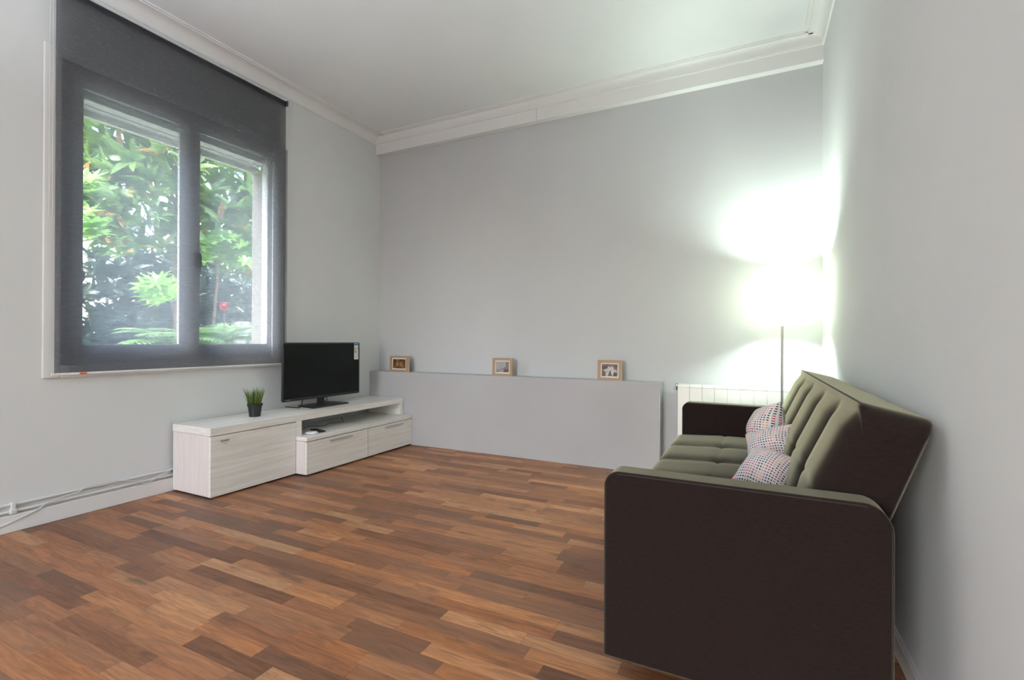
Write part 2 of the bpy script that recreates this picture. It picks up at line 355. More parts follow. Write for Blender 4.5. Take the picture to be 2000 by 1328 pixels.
# white casing round the window on the room side
bm = BM()
for a in ((1.222, 1.30, .782, 2.606), (2.62, 2.692, .782, 2.606), (1.30, 2.62, .782, .85), (1.30, 2.62, 2.555, 2.606)):
    box(bm, XL, XL+.014, *a)
struct('trim_10', bm, M_pvc, bevel=.006)

# ------------------------------------------------------------------ roller blind
bl = thing('roller_blind', 'charcoal see-through roller blind pulled down over the window', 'blind', (-3.395, 1.99, .8))
X, Y, Z = bl.location
bm = BM()
ny, nz = 40, 50
g = [[bm.verts.new((.0015*math.sin(i*.9)*(j/nz), 1.262-Y+(2.714-1.262)*i/ny, .809-Z+(2.915-.809)*j/nz)) for j in range(nz+1)] for i in range(ny+1)]
for i in range(ny):
    for j in range(nz): bm.faces.new((g[i][j], g[i+1][j], g[i+1][j+1], g[i][j+1]))
obj('blind_fabric', bm, M_blind, bl, smooth=True)
bm = BM(); tube(bm, [(-.016, 1.255-Y, 2.922-Z), (-.016, 2.722-Y, 2.922-Z)], .017, 24)
obj('blind_roller', bm, simple('roller_fabric', (.018, .018, .022), .7), bl, smooth=True)
for y in (1.245, 2.722):
    bm = BM(); box(bm, -.038, .006, y-Y, y-Y+.012, 2.90-Z, 2.944-Z); tube(bm, [(-.016, y-Y+.012, 2.922-Z), (-.016, y-Y+.020, 2.922-Z)], .012, 16)
    obj('bracket', bm, simple('bracket_plastic', (.10, .09, .12), .35), bl, bevel=.004)
bm = BM(); box(bm, -.006, .006, 1.250-Y, 2.716-Y, .797-Z, .810-Z)
rl = obj('bottom_rail', bm, M_pvc, bl, bevel=.003)
rl['label'] = 'white bottom rail'
bm = BM(); box(bm, .0062, .0080, 1.372-Y, 1.405-Y, .798-Z, .809-Z)
obj('rail_tag', bm, M_orange, rl)['label'] = 'small orange tag'
bm = BM()
for dy in (1.236, 1.250):
    tube(bm, [(.004, dy-Y, 2.90-Z), (.004, dy-Y, 1.66-Z)], .0016, 6)
tube(bm, [(.004, 1.236-Y, 1.66-Z)]+[(.004, 1.243-.007*math.cos(a)-Y, 1.66-.010*math.sin(a)-Z) for a in [k*PI/6 for k in range(7)]], .0022, 6)
obj('pull_chain', bm, M_cable, bl, smooth=True)['label'] = 'white looped pull chain'

# ------------------------------------------------------------------ heating pipes and cable on the left wall
pp = thing('heating_pipe', 'pair of white heating pipes along the wall above the baseboard', 'pipe', (-3.42, .9, .1))
X, Y, Z = pp.location
for z in (.1055, .1405):
    bm = BM(); tube(bm, [(-3.424-X, YF+.01-Y, z-Z), (-3.424-X, 3.71-Y, z-Z)], .008, 14); obj('pipe_run', bm, M_pipe, pp, smooth=True)
for y in (-.9, .1, 1.11, 3.2):
    bm = BM(); box(bm, -3.435-X, -3.411-X, y-.010-Y, y+.010-Y, .093-Z, .152-Z); box(bm, -3.436-X, -3.408-X, y-.014-Y, y+.014-Y, .092-Z, .118-Z); obj('pipe_clip', bm, M_pipe, pp, bevel=.004)
def smooth_path(pts, n=10):
    pts = [Vector(p) for p in pts]; out = []
    P = [pts[0]*2-pts[1]]+pts+[pts[-1]*2-pts[-2]]
    for i in range(1, len(P)-2):
        a, b, c, d = P[i-1:i+3]
        for k in range(n):
            t = k/n; out.append(.5*((2*b)+(c-a)*t+(2*a-5*b+4*c-d)*t*t+(3*b-a-3*c+d)*t**3))
    out.append(pts[-1]); return out
bm = BM()
cy = [(.80, .008), (.93, .02), (1.057, .043), (1.13, .066), (1.204, .088), (1.235, .112), (1.30, .124), (1.368, .134), (1.415, .150), (1.49, .152), (1.565, .147), (1.62, .134), (1.673, .115), (1.716, .092), (1.755, .102), (1.80, .125), (1.872, .146), (1.93, .16)]
tube(bm, smooth_path([(-3.408+.004*(i % 2), y, z) for i, (y, z) in enumerate(cy)], 6), .0032, 8)
prop(obj('power_cable', bm, M_cable, smooth=True), 'white cable draped over the heating pipes, running behind the television stand', 'cable')

# ------------------------------------------------------------------ television stand
tv = thing('television_stand', 'low white wood-grain television stand with drawers, along the window wall', 'television stand', (-3.2, 2.83, 0))
X, Y, Z = tv.location
def tb(name, mat, *a, parent=tv, bevel=.0012, bxs=None):
    bm = BM()
    for q in (bxs or [a]): box(bm, q[0]-X, q[1]-X, q[2]-Y, q[3]-Y, q[4]-Z, q[5]-Z)
    return obj(name, bm, mat, parent, bevel=bevel)
XK = -3.408
tb('cabinet_body', M_grv, XK, -3.027, 1.876, 2.503, .012, .393)
door = tb('door', M_gr, -3.026, -3.008, 1.874, 2.503, .012, .389)
tb('handle', M_steel, parent=door, bxs=[(-3.008, -2.990, 1.926, 1.930, .358, .362), (-3.008, -2.990, 1.972, 1.976, .358, .362), (-2.992, -2.984, 1.922, 1.980, .354, .366)], bevel=.001)
tb('top_panel', M_gr, XK, -3.0076, 1.872, 3.728, .395, .444, bevel=.002)
tb('upright_panel', M_gr, XK, -3.008, 2.506, 2.556, .286, .3945)
tb('upright_panel', M_gr, XK, -3.008, 3.688, 3.728, .2865, .3945)
tb('base_shadow_strip', M_dark, bxs=[(XK+.01, -3.04, 1.89, 2.5, 0, .012), (XK+.01, -2.93, 2.52, 3.70, 0, .012)], bevel=0)  # thin dark strips stand in for the shadow gap along the floor
for (y0, y1, xo) in ((2.506, 3.135, 0), (3.139, 3.730, -.003)):
    body = tb('drawer_unit', M_grv, XK, -2.918+xo, y0+.001, y1-.001, .012, .254)
    body2 = tb('drawer_top', M_gr, XK, -2.897+xo, y0, y1, .256, .286, bevel=.0015)
    dr = tb('drawer', M_gr, -2.917+xo, -2.899+xo, y0+.001, y1-.001, .013, .2495)
    h0 = 2.712 if y0 < 3 else 3.352; h1 = h0+.226
    tb('handle', M_steel, parent=dr, bxs=[(-2.899+xo, -2.882+xo, h0+.01, h0+.015, .226, .231), (-2.899+xo, -2.882+xo, h1-.015, h1-.01, .226, .231), (-2.884+xo, -2.875+xo, h0, h1, .222, .235)], bevel=.001)

# ------------------------------------------------------------------ television
TX = -3.24
t = thing('television', 'black flat television with an energy label on its screen corner', 'television', (TX-.03, 2.985, .444))
X, Y, Z = t.location
y0, y1, z0, z1 = 2.572-Y, 3.390-Y, .512-Z, .976-Z
def rrect_prof(a0, a1, b0, b1, r, n=6):
    out = []
    for cx, cz, s in ((a1-r, b1-r, 0), (a0+r, b1-r, 1), (a0+r, b0+r, 2), (a1-r, b0+r, 3)):
        for k in range(n+1):
            a = (s+k/n)*PI/2; out.append((cx+r*math.cos(a), cz+r*math.sin(a)))
    return out
bm = BM(); extrude_profile(bm, rrect_prof(y0, y1, z0, z1, .012), 'x', TX-.016-X, TX-X)
obj('casing', bm, M_black, t, bevel=.002)
bm = BM(); box(bm, TX-.065-X, TX-.015-X, y0+.12, y1-.12, z0+.07, z1-.09); obj('rear_housing', bm, M_black, t, bevel=.012)
bm = BM(); extrude_profile(bm, rrect_prof(y0+.013, y1-.013, z0+.022, z1-.012, .003), 'x', TX-X, TX+.0012-X); scr = obj('screen', bm, M_screen, t)
bm = BM()
v = [(.115, -.195, 0), (.115, .195, 0), (-.105, .165, 0), (-.105, -.165, 0)]
lo = [bm.verts.new(p) for p in v]; hi = [bm.verts.new((p[0]*.93, p[1]*.96, .012)) for p in v]; pk = [bm.verts.new((p[0]*.35-.01, p[1]*.3, .020)) for p in v]
bm.faces.new(lo[::-1]); bm.faces.new(pk)
for A, B in ((lo, hi), (hi, pk)):
    for k in range(4): bm.faces.new((A[k], A[(k+1) % 4], B[(k+1) % 4], B[k]))
obj('stand_base', bm, M_black, t, bevel=.002)
bm = BM(); box(bm, -.035, 0, -.028, .028, .016, .14); obj('stand_neck', bm, M_black, t, bevel=.006)
# energy label and maker's lettering
bm = BM(); ly1 = 3.372-Y; ly0 = ly1-.052; lz1 = .970-Z; lz0 = lz1-.148; xs = TX+.0014-X
box(bm, xs, xs+.0006, ly0, ly1, lz0, lz1)
lab = obj('energy_label', bm, simple('label_paper', (.72, .74, .74), .5), t); lab['label'] = 'white energy rating sticker'
def patch(name, col, a, b, c, d, arrow=0):
    bm = BM(); x = xs+.0007
    if arrow:
        s = [(a, c), (b-(d-c)*.5, c), (b, (c+d)/2), (b-(d-c)*.5, d), (a, d)]
        if arrow < 0: s = [(b, c), (a+(d-c)*.5, c), (a, (c+d)/2), (a+(d-c)*.5, d), (b, d)]
    else: s = [(a, c), (b, c), (b, d), (a, d)]
    extrude_profile(bm, s, 'x', x, x+.0003); return obj(name, bm, simple('ink_'+name, col, .5), lab)
patch('label_header', (.06, .22, .42), ly0+.003, ly1-.002, lz1-.019, lz1-.004)
patch('header_mark', (.01, .05, .05), ly0+.008, ly0+.020, lz1-.017, lz1-.006)
for k, (c, wd) in enumerate((((.03, .25, .03), .014), ((.25, .42, .03), .016), ((.7, .42, .03), .019), ((.65, .14, .02), .022), ((.5, .03, .02), .025))):
    zt = lz1-.046-k*.0085; patch('rating_arrow', c, ly0+.005, ly0+.005+wd, zt-.0075, zt, 1)
patch('rating_pointer', (.01, .02, .01), ly1-.014, ly1-.002, lz1-.055, lz1-.047, -1)
for k, (a, b, c, d) in enumerate(((.006, .02, .100, .1015), (.006, .024, .112, .1135), (.03, .044, .104, .1055), (.026, .030, .122, .134), (.006, .02, .126, .1275))):
    patch('label_text', (.3, .33, .34), ly0+a, ly0+b, lz1-d, lz1-c)
tc = bpy.data.curves.new('brand', 'FONT'); tc.body = 'TOSHIBA'; tc.size = .013; tc.extrude = .0002
to = bpy.data.objects.new('brand', tc); COL.objects.link(to); bpy.context.view_layer.update()
me = bpy.data.meshes.new_from_object(to.evaluated_get(bpy.context.evaluated_depsgraph_get())); bpy.data.objects.remove(to)
me.transform(Matrix(((0, 0, 1, TX+.0014-X), (1, 0, 0, y0+.022), (0, 1, 0, z0+.008), (0, 0, 0, 1)))); me.materials.append(simple('lettering_grey', (.30, .31, .31), .4))
lt = bpy.data.objects.new('lettering', me); COL.objects.link(lt); lt.parent = t; lt['label'] = 'small grey maker lettering'
bm = BM(); tube(bm, smooth_path([(-.055, -.10, .10), (-.05, -.15, .072), (-.01, -.212, .010), (-.05, -.23, .004), (-.15, -.24, .004)], 6), .004, 8)
obj('lead', bm, M_black, t, smooth=True); bm = BM()
tube(bm, smooth_path([(-.055, .07, .085), (-.06, .085, .055), (-.07, .115, .052), (-.09, .13, .02), (-.12, .10, .004)], 6), .003, 8)
obj('lead', bm, M_black, t, smooth=True)

# ------------------------------------------------------------------ potted grass
pg = thing('potted_grass', 'small artificial green grass plant in a black pot on the stand', 'plant', (-3.215, 2.322, .444))
bm = BM(); lathe(bm, [(.037, 0), (.046, .074), (.050, .075), (.052, .092), (.047, .092), (.045, .080), (.001, .078)], 28); obj('pot', bm, M_pot, pg, smooth=True, angle=30)
bm = BM()
def blade(bm, base, dirv, ln, wd, bend, seg=4):
    d = Vector(dirv).normalized(); side = d.cross(Vector((0, 0, 1)));
    if side.length < .05: side = Vector((1, 0, 0))
    side.normalize(); a = R.random()*PI; side = (side*math.cos(a)+d.cross(side)*math.sin(a)).normalized()
    out = Vector((d.x, d.y, 0)); prev = None; p = Vector(base)
    for k in range(seg+1):
        s = k/seg; ww = wd*(1-s)**.6*(.6+.4*min(1, s*4)) if k < seg else 0
        if k < seg: cur = (bm.verts.new(p+side*ww/2), bm.verts.new(p-side*ww/2))
        else: cur = (bm.verts.new(p),)
        if prev:
            if len(cur) == 2: bm.faces.new((prev[0], prev[1], cur[1], cur[0]))
            else: bm.faces.new((prev[0], prev[1], cur[0]))
        prev = cur; d = (d+out*bend/seg-Vector((0, 0, bend*.3/seg))).normalized(); p = p+d*ln/seg
for k in range(210):
    a = R.random()*2*PI; rr = .038*math.sqrt(R.random())
    blade(bm, (rr*math.cos(a), rr*math.sin(a), .078), (rr*math.cos(a)*6+R.uniform(-.15, .15), rr*math.sin(a)*6+R.uniform(-.15, .15), 1), R.uniform(.075, .145), R.uniform(.004, .008), R.uniform(0, .5))
obj('foliage', bm, M_grass, pg, smooth=True)

# ------------------------------------------------------------------ small devices on the shelf
d1 = thing('remote_control', 'glossy white rounded gadget lying on the open shelf in front of the black one', 'gadget', (-2.965, 2.625, .286), rot=(0, 0, math.radians(8)))
bm = BM(); lathe(bm, [(.001, 0), (.026, 0), (.030, .006), (.029, .014), (.020, .021), (.001, .023)], 28)
for v in bm.verts: v.co.x *= 2.3 if v.co.x < 0 else 1.0; v.co.y *= 1.25
obj('shell', bm, M_gloss, d1, smooth=True, sub=1)
d2 = thing('remote_control', 'flat black gadget lying on the open shelf behind the white one', 'gadget', (-3.03, 2.725, .286), rot=(0, 0, math.radians(-14)))
bm = BM(); box(bm, -.075, .075, -.026, .026, 0, .012); obj('shell', bm, M_black, d2, bevel=.005)
bm = BM(); box(bm, -.045, .05, -.015, .015, .0122, .0135); obj('key_pad', bm, simple('dark_keys', (.03, .03, .03), .6), d2)
bm = BM(); tube(bm, smooth_path([(-3.30, 2.60, .2895), (-3.20, 2.70, .2895), (-3.24, 2.82, .291), (-3.16, 2.90, .2895), (-3.22, 3.02, .2895), (-3.17, 3.12, .2895), (-3.28, 3.22, .2895), (-3.36, 3.3, .2895)], 8), .003, 8)
prop(obj('cable', bm, simple('grey_cable', (.2, .2, .19), .5), smooth=True), 'thin grey cable lying at the back of the open shelf', 'cable')

# ------------------------------------------------------------------ picture frames on the ledge
def wood_light():
    m, nt, p = new_mat('frame_wood'); L = nt.links
    t = N(nt, 'ShaderNodeTexCoord'); vm = N(nt, 'ShaderNodeVectorMath', operation='MULTIPLY'); vm.inputs[1].default_value = (20, 20, 90); L.new(t.outputs['Object'], vm.inputs[0])
    n = N(nt, 'ShaderNodeTexNoise'); n.inputs['Scale'].default_value = 3; n.inputs['Detail'].default_value = 4; L.new(vm.outputs[0], n.inputs['Vector'])
    cr = N(nt, 'ShaderNodeValToRGB'); cr.color_ramp.elements[0].color = (.36, .225, .135, 1); cr.color_ramp.elements[1].color = (.50, .34, .21, 1); L.new(n.outputs[0], cr.inputs[0]); L.new(cr.outputs[0], p.inputs['Base Color']); p.inputs['Roughness'].default_value = .6
    return m
M_fw = wood_light(); M_fws = simple('frame_side_pine', (.62, .45, .26), .6)
M_mat = simple('mount_white', (.80, .79, .77), .7)
def photo_mat(name, c0, c1, scale, dist, stretch=(1, 1, 1)):
    m, nt, p = new_mat(name); L = nt.links
    t = N(nt, 'ShaderNodeTexCoord'); vm = N(nt, 'ShaderNodeVectorMath', operation='MULTIPLY'); vm.inputs[1].default_value = stretch; L.new(t.outputs['Object'], vm.inputs[0])
    n = N(nt, 'ShaderNodeTexNoise'); n.inputs['Scale'].default_value = scale; n.inputs['Distortion'].default_value = dist; n.inputs['Detail'].default_value = 5; L.new(vm.outputs[0], n.inputs['Vector'])
    cr = N(nt, 'ShaderNodeValToRGB'); cr.color_ramp.elements[0].position = .38; cr.color_ramp.elements[1].position = .66; cr.color_ramp.elements[0].color = (*c0, 1); cr.color_ramp.elements[1].color = (*c1, 1); L.new(n.outputs[0], cr.inputs[0]); L.new(cr.outputs[0], p.inputs['Base Color']); p.inputs['Roughness'].default_value = .3; return m
def flat(name, bm, pts, y, col, parent):
    vs = [bm.verts.new((x, y, z)) for x, z in pts]; bm.faces.new(vs)
def picture(xc, w, h, y, rz, label, kind):
    o = thing('picture_frame', label, 'picture frame', (xc, y, LZ), 'picture frames on the ledge', rot=(math.radians(-2), 0, rz))
    b = .021; D = .030
    bm = BM()
    prof = [(-w/2, 0), (w/2, 0), (w/2, h), (-w/2, h)]; inn = [(-w/2+b, b), (w/2-b, b), (w/2-b, h-b), (-w/2+b, h-b)]
    def ring(pr, yy): return [bm.verts.new((x, yy, z)) for x, z in pr]
    A, B, Cc, Dd = ring(prof, 0), ring(prof, D), ring(inn, 0), ring(inn, D)
    for k in range(4):
        j = (k+1) % 4
        bm.faces.new((A[k], A[j], Cc[j], Cc[k])); bm.faces.new((B[k], Dd[k], Dd[j], B[j])); bm.faces.new((Cc[k], Cc[j], Dd[j], Dd[k])); f = bm.faces.new((A[k], B[k], B[j], A[j]))
        f.material_index = 1
    fr = obj('frame', bm, M_fw, o); fr.data.materials.append(M_fws)
    bm = BM(); box(bm, -w/2+b, w/2-b, .010, .026, b, h-b); obj('mount', bm, M_mat, o)
    iw, ih = w/2-b-.012, .012
    bm = BM(); box(bm, -iw, iw, .0085, .0099, b+ih, h-b-ih)
    z0, z1 = b+ih, h-b-ih; zc = (z0+z1)/2
    if kind == 0:
        pr = obj('print', bm, photo_mat('print_sepia', (.05, .028, .018), (.30, .155, .055), 28, .6, (1.6, 1, .45)), o)
        bm = BM()
        for cx, c in ((-.022, 0), (.022, 1)):
            flat('', bm, [(cx+.015*math.cos(a), zc-.004+.026*math.sin(a)) for a in [k*PI/8 for k in range(16)]], .0080, None, None)
        obj('print_figure', bm, photo_mat('print_gold', (.30, .14, .045), (.48, .29, .12), 60, .4, (1, 1, .5)), pr)
    elif kind == 1:
        pr = obj('print', bm, photo_mat('print_grey', (.32, .31, .30), (.45, .45, .43), 10, .2), o)
        bm = BM(); flat('', bm, [(iw, z0), (iw, z1), (iw*.5, z1), (iw*.5, zc+.005), (iw*.1, zc-.012), (-iw, z0+.006), (-iw, z0)], .0080, 0, 0)
        obj('print_shade', bm, simple('print_taupe', (.22, .19, .185), .4), pr)
        bm = BM(); flat('', bm, [(iw*.2, z0), (iw*.2, zc-.016), (-iw*.6, z0+.008), (-iw*.6, z0)], .0076, 0, 0); obj('print_slab', bm, simple('print_tan', (.38, .33, .30), .4), pr)
        bm = BM(); flat('', bm, [(iw*.2, z0), (iw, z0), (iw, z0+.03), (iw*.2, z0+.024)], .0077, 0, 0); obj('print_block', bm, simple('print_brown', (.12, .095, .08), .4), pr)
    else:
        pr = obj('print', bm, photo_mat('print_brown', (.018, .010, .009), (.16, .08, .06), 30, .5), o)
        bm = BM(); flat('', bm, [(-iw*.92, zc), (-iw*.3, zc+.014), (-iw*.15, zc+.034), (iw*.1, zc+.024), (iw*.4, zc+.036), (iw*.55, zc+.012), (iw*.95, zc-.002), (iw*.9, zc-.018), (iw*.6, zc-.012), (iw*.45, z0+.002), (iw*.3, z0+.002), (iw*.1, zc+.006), (-iw*.2, z0+.002), (-iw*.5, z0+.002), (-iw*.5, zc-.014)], .0080, 0, 0)
        obj('print_shape', bm, photo_mat('print_cream', (.42, .36, .34), (.66, .62, .60), 40, .3), pr)
    bm = BM(); box(bm, -.02, .02, D, D+.004, h*.1, h*.75); obj('strut', bm, M_fw, o)
picture(-3.085, .222, .156, 3.752, 0, 'light wood picture frame with a sepia photo, nearest the window wall', 0)
picture(-1.949, .192, .158, 3.752, 0, 'light wood picture frame with a pale grey photo, at the middle of the ledge', 1)
picture(-.999, .190, .160, 3.752, 0, 'light wood picture frame with a cream star shape on dark brown, nearest the sofa', 2)

# ------------------------------------------------------------------ radiator
rd = thing('radiator', 'white sectional radiator on the back wall behind the sofa', 'radiator', (-.08, 3.80, .12))
X, Y, Z = rd.location
for k in range(10):
    x0 = -.484+.0835*k; bm = BM()
    w0, w1 = x0+.0012-X, x0+.0823-X
    box(bm, w0, w1, 3.742-Y, 3.748-Y, 0, .545)
    box(bm, w0+.032, w1-.032, 3.748-Y, 3.835-Y, .02, .53)
    extrude_profile(bm, [(3.7405-Y, .546), (3.750-Y, .560), (3.80-Y, .566), (3.835-Y, .560), (3.835-Y, .535), (3.7405-Y, .5455)], 'x', w0, w1)
    extrude_profile(bm, [(3.742-Y, .0), (3.835-Y, .0), (3.835-Y, .04), (3.742-Y, .04)], 'x', w0, w1)
    obj('radiator_section', bm, M_rad, rd, bevel=.002)
bm = BM(); tube(bm, [(-.484-X, 3.79-Y, .552), (-.500-X, 3.79-Y, .552)], .011, 12); tube(bm, [(-.500-X, 3.79-Y, .520), (-.500-X, 3.79-Y, .565), ], .008, 12); tube(bm, [(-.506-X, 3.79-Y, .515), (-.506-X, 3.79-Y, .535)], .013, 12)
obj('valve', bm, M_chrome, rd, bevel=.001)['label'] = 'small dark metal bleed valve'
for x in (-.3, .2):
    bm = BM(); box(bm, x-.015-X, x+.015-X, 3.82-Y, YB-Y, .40, .44); obj('bracket', bm, M_rad, rd)

# ------------------------------------------------------------------ floor lamp
LXc, LYc = .180, 3.58
fl = thing('floor_lamp', 'lit floor lamp with a white drum shade standing in the corner', 'lamp', (LXc, LYc, 0))
bm = BM(); lathe(bm, [(.001, 0), (.115, 0), (.118, .006), (.112, .016), (.02, .022), (.001, .023)], 40); obj('base', bm, M_pole, fl, smooth=True, angle=30)
bm = BM(); tube(bm, [(0, 0, .02), (0, 0, 1.14)], .0075, 14); obj('pole', bm, M_pole, fl, smooth=True)
def shade_mat():
    m, nt, p = new_mat('lamp_shade_fabric'); nt.nodes.remove(p); out = nt.nodes['Material Output']; L = nt.links
    d = N(nt, 'ShaderNodeBsdfDiffuse'); d.inputs[0].default_value = (.8, .79, .74, 1); t = N(nt, 'ShaderNodeBsdfTranslucent'); t.inputs[0].default_value = (.93, .93, .80, 1)
    a = N(nt, 'ShaderNodeMixShader'); a.inputs[0].default_value = .7; L.new(d.outputs[0], a.inputs[1]); L.new(t.outputs[0], a.inputs[2]); L.new(a.outputs[0], out.inputs[0]); return m
SR, SZ0, SZ1 = .131, 1.108, 1.485
bm = BM(); seg = 56
ra = [[bm.verts.new((SR*math.cos(k*2*PI/seg), SR*math.sin(k*2*PI/seg), z)) for k in range(seg)] for z in (SZ0, (SZ0+SZ1)/2, SZ1)]
for A, B in zip(ra, ra[1:]):
    for k in range(seg): bm.faces.new((A[k], A[(k+1) % seg], B[(k+1) % seg], B[k]))
sh = obj('lamp_shade', bm, shade_mat(), fl, smooth=True)
M_rim = simple('rim_brass', (.42, .28, .10), .4, .3)
for z in (SZ0, SZ1):
    bm = BM(); tube(bm, [((SR+.001)*math.cos(k*2*PI/seg), (SR+.001)*math.sin(k*2*PI/seg), z) for k in range(seg+1)], .0022, 6, cap=False); obj('shade_rim', bm, M_rim, sh, smooth=True)
bm = BM()
for a in (0, 2*PI/3, 4*PI/3): tube(bm, [(0, 0, SZ0+.03), (SR*math.cos(a), SR*math.sin(a), SZ0+.01)], .0015, 6)
obj('shade_spider', bm, M_pole, fl)
bm = BM(); tube(bm, [(0, 0, 1.13), (0, 0, 1.167)], .018, 14)
obj('bulb_holder', bm, M_pole, fl)
# tall energy-saving bulb: it is the lamp's light source
bm = BM(); lathe(bm, [(.001, 1.165), (.022, 1.167), (.030, 1.185), (.030, 1.41), (.024, 1.43), (.001, 1.438)], 20)
mb, nt_, pb = new_mat('bulb_glow'); pb.inputs['Emission Color'].default_value = (.84, 1, .88, 1); pb.inputs['Emission Strength'].default_value = 560
obj('bulb', bm, mb, fl, smooth=True)
bm = BM(); tube(bm, [(-.028, -.02, 1.22), (-.028, -.02, 1.00)], .0009, 6); tube(bm, [(-.028, -.02, .992), (-.028, -.02, 1.004)], .004, 8); obj('pull_cord', bm, M_cable, fl)

# ------------------------------------------------------------------ sofa
sf = thing('sofa', 'dark brown fabric sofa bed with channel tufting against the right wall', 'sofa', (0, 2.35, 0))
X, Y, Z = sf.location
def arm(y0, y1):
    x0, x1, zb, zt = -.388, .302, .075, .619
    prof = [(x0, zb), (x1, zb)]
    for k in range(9): a = k/8*PI/2; prof.append((x1-.06+.06*math.cos(a), zt-.002-.07+.07*math.sin(a)))
    for k in range(8): a = PI/2+k/7*PI/2; prof.append((x0+.045+.045*math.cos(a), zt-.045+.045*math.sin(a)))
    bm = BM(); extrude_profile(bm, prof, 'y', y0-Y, y1-Y)
    o = obj('armrest', bm, M_sofa, sf, bevel=.009, seg=3)
    # piping seam near each face
    for yy in (y0+.004, y1-.004):
        s = -1 if yy < (y0+y1)/2 else 1
        bm = BM(); tube(bm, [(p-(-.002 if p > 0 else .002)*0, yy-Y+s*.0015, q) for p, q in [(x0+.006, zb+.02)]+[(p + (.006 if p < 0 else -.006), q-.006) for p, q in reversed(prof[2:])]+[(x1-.006, zb+.02)]], .0022, 6)
        obj('piping', bm, M_seam, o, smooth=True)
    return o
arm(1.400, 1.488); arm(3.202, 3.290)
def b1(u, p=4.2): return 1-abs(2*u-1)**p
seams_y = [1.492, 1.80, 2.14, 2.49, 2.84, 3.198]
def tufted(name, path, is_face, row_s, amp, parent):
    # path: profile points (x, z) sampled; is_face(i)->weight of bulge; row position index for tufts
    n = len(path); bm = BM(); ys = []
    gx = (min(p[0] for p in path)+max(p[0] for p in path))/2; gz = (min(p[1] for p in path)+max(p[1] for p in path))/2
    for a, b in zip(seams_y, seams_y[1:]):
        for k in range(16): ys.append(a+(b-a)*k/16)
    ys.append(seams_y[-1])
    RD = .06
    ys = sorted([y for y in ys if seams_y[0]+RD < y < seams_y[-1]-RD]+[seams_y[0]+RD*(1-math.cos(k/9*PI/2)) for k in range(10)]+[seams_y[-1]-RD*(1-math.cos(k/9*PI/2)) for k in range(10)])
    cum = [0]
    for a, b in zip(path, path[1:]): cum.append(cum[-1]+math.dist(a, b))
    grid = []
    for y in ys:
        j = max(i for i in range(5) if y >= seams_y[i]-1e-9); u = (y-seams_y[j])/(seams_y[j+1]-seams_y[j]); bu = b1(min(max(u, 0), 1))
        ends = max(0, min(1, (y-seams_y[0])/RD, (seams_y[-1]-y)/RD)); er = math.sqrt(max(0, 1-(1-ends)**2))
        row = []
        for i, (x, z) in enumerate(path):
            a = path[max(i-1, 0)]; b = path[min(i+1, n-1)]; tx, tz = b[0]-a[0], b[1]-a[1]; l = math.hypot(tx, tz) or 1
            nx, nz = -tz/l, tx/l
            w = is_face(cum[i]/cum[-1])
            dr = abs(cum[i]-row_s)
            d = amp*(bu-.35)*w
            d -= w*.006*math.exp(-(dr/.010)**2)
            for sy in seams_y[1:-1]: d -= w*.013*math.exp(-((y-sy)**2+dr**2)/.0009)
            if not w: d = 0
            px, pz = x+nx*d, z+nz*d
            kk = 1-.28*(1-er)
            row.append(bm.verts.new((gx+(px-gx)*kk-X, y-Y, gz+(pz-gz)*kk-Z)))
        grid.append(row)
    for A, B in zip(grid, grid[1:]):
        for i in range(n): j = (i+1) % n; bm.faces.new((A[i], B[i], B[j], A[j]))
    bm.faces.new(grid[0][::-1]); bm.faces.new(grid[-1])
    return obj(name, bm, M_sofa, parent, smooth=True, angle=80)
def resample(pts, step=.012):
    out = []
    for a, b in zip(pts, pts[1:]):
        k = max(1, int(math.dist(a, b)/step))
        for i in range(k): out.append((a[0]+(b[0]-a[0])*i/k, a[1]+(b[1]-a[1])*i/k))
    out.append(pts[-1]); return out
def arc(cx, cz, r, a0, a1, n=6): return [(cx+r*math.cos(math.radians(a0+(a1-a0)*k/n)), cz+r*math.sin(math.radians(a0+(a1-a0)*k/n))) for k in range(n+1)]
def plen(path, target):
    c = 0; best = None
    for i, p in enumerate(path):
        if i: c += math.dist(path[i-1], p)
        d = math.dist(p, target)
        if best is None or d < best[0]: best = (d, c)
    return best[1]
# seat: around the section starting at the bottom front, up the front and back over the top
seat = resample([(-.39, .30)]+arc(-.368, .375, .045, 200, 95, 8)+[(-.14, .432), (.17, .430), (.17, .31)])
tot = sum(math.dist(a, b) for a, b in zip(seat, seat[1:])); fs = plen(seat, (-.41, .36))/tot; fe = plen(seat, (.165, .430))/tot
tufted('seat_cushion', seat, lambda s: 0 if s < fs or s > fe else min(1, (s-fs)/.06, (fe-s)/.05), plen(seat, (-.14, .432)), .018, sf)
back = resample([(.118, .455), (.155, .605), (.252, .822)]+arc(.262, .830, .012, 160, 70, 3)+[(.388, .812)]+arc(.392, .796, .014, 80, -10, 4)+[(.338, .60), (.262, .38), (.15, .38), (.118, .455)][:-1])
tot2 = sum(math.dist(a, b) for a, b in zip(back, back[1:])); be = plen(back, (.252, .822))/tot2
tufted('backrest', back, lambda s: 0 if s > be else min(1, s/.02+.2, (be-s)/.05), plen(back, (.155, .605)), .024, sf)
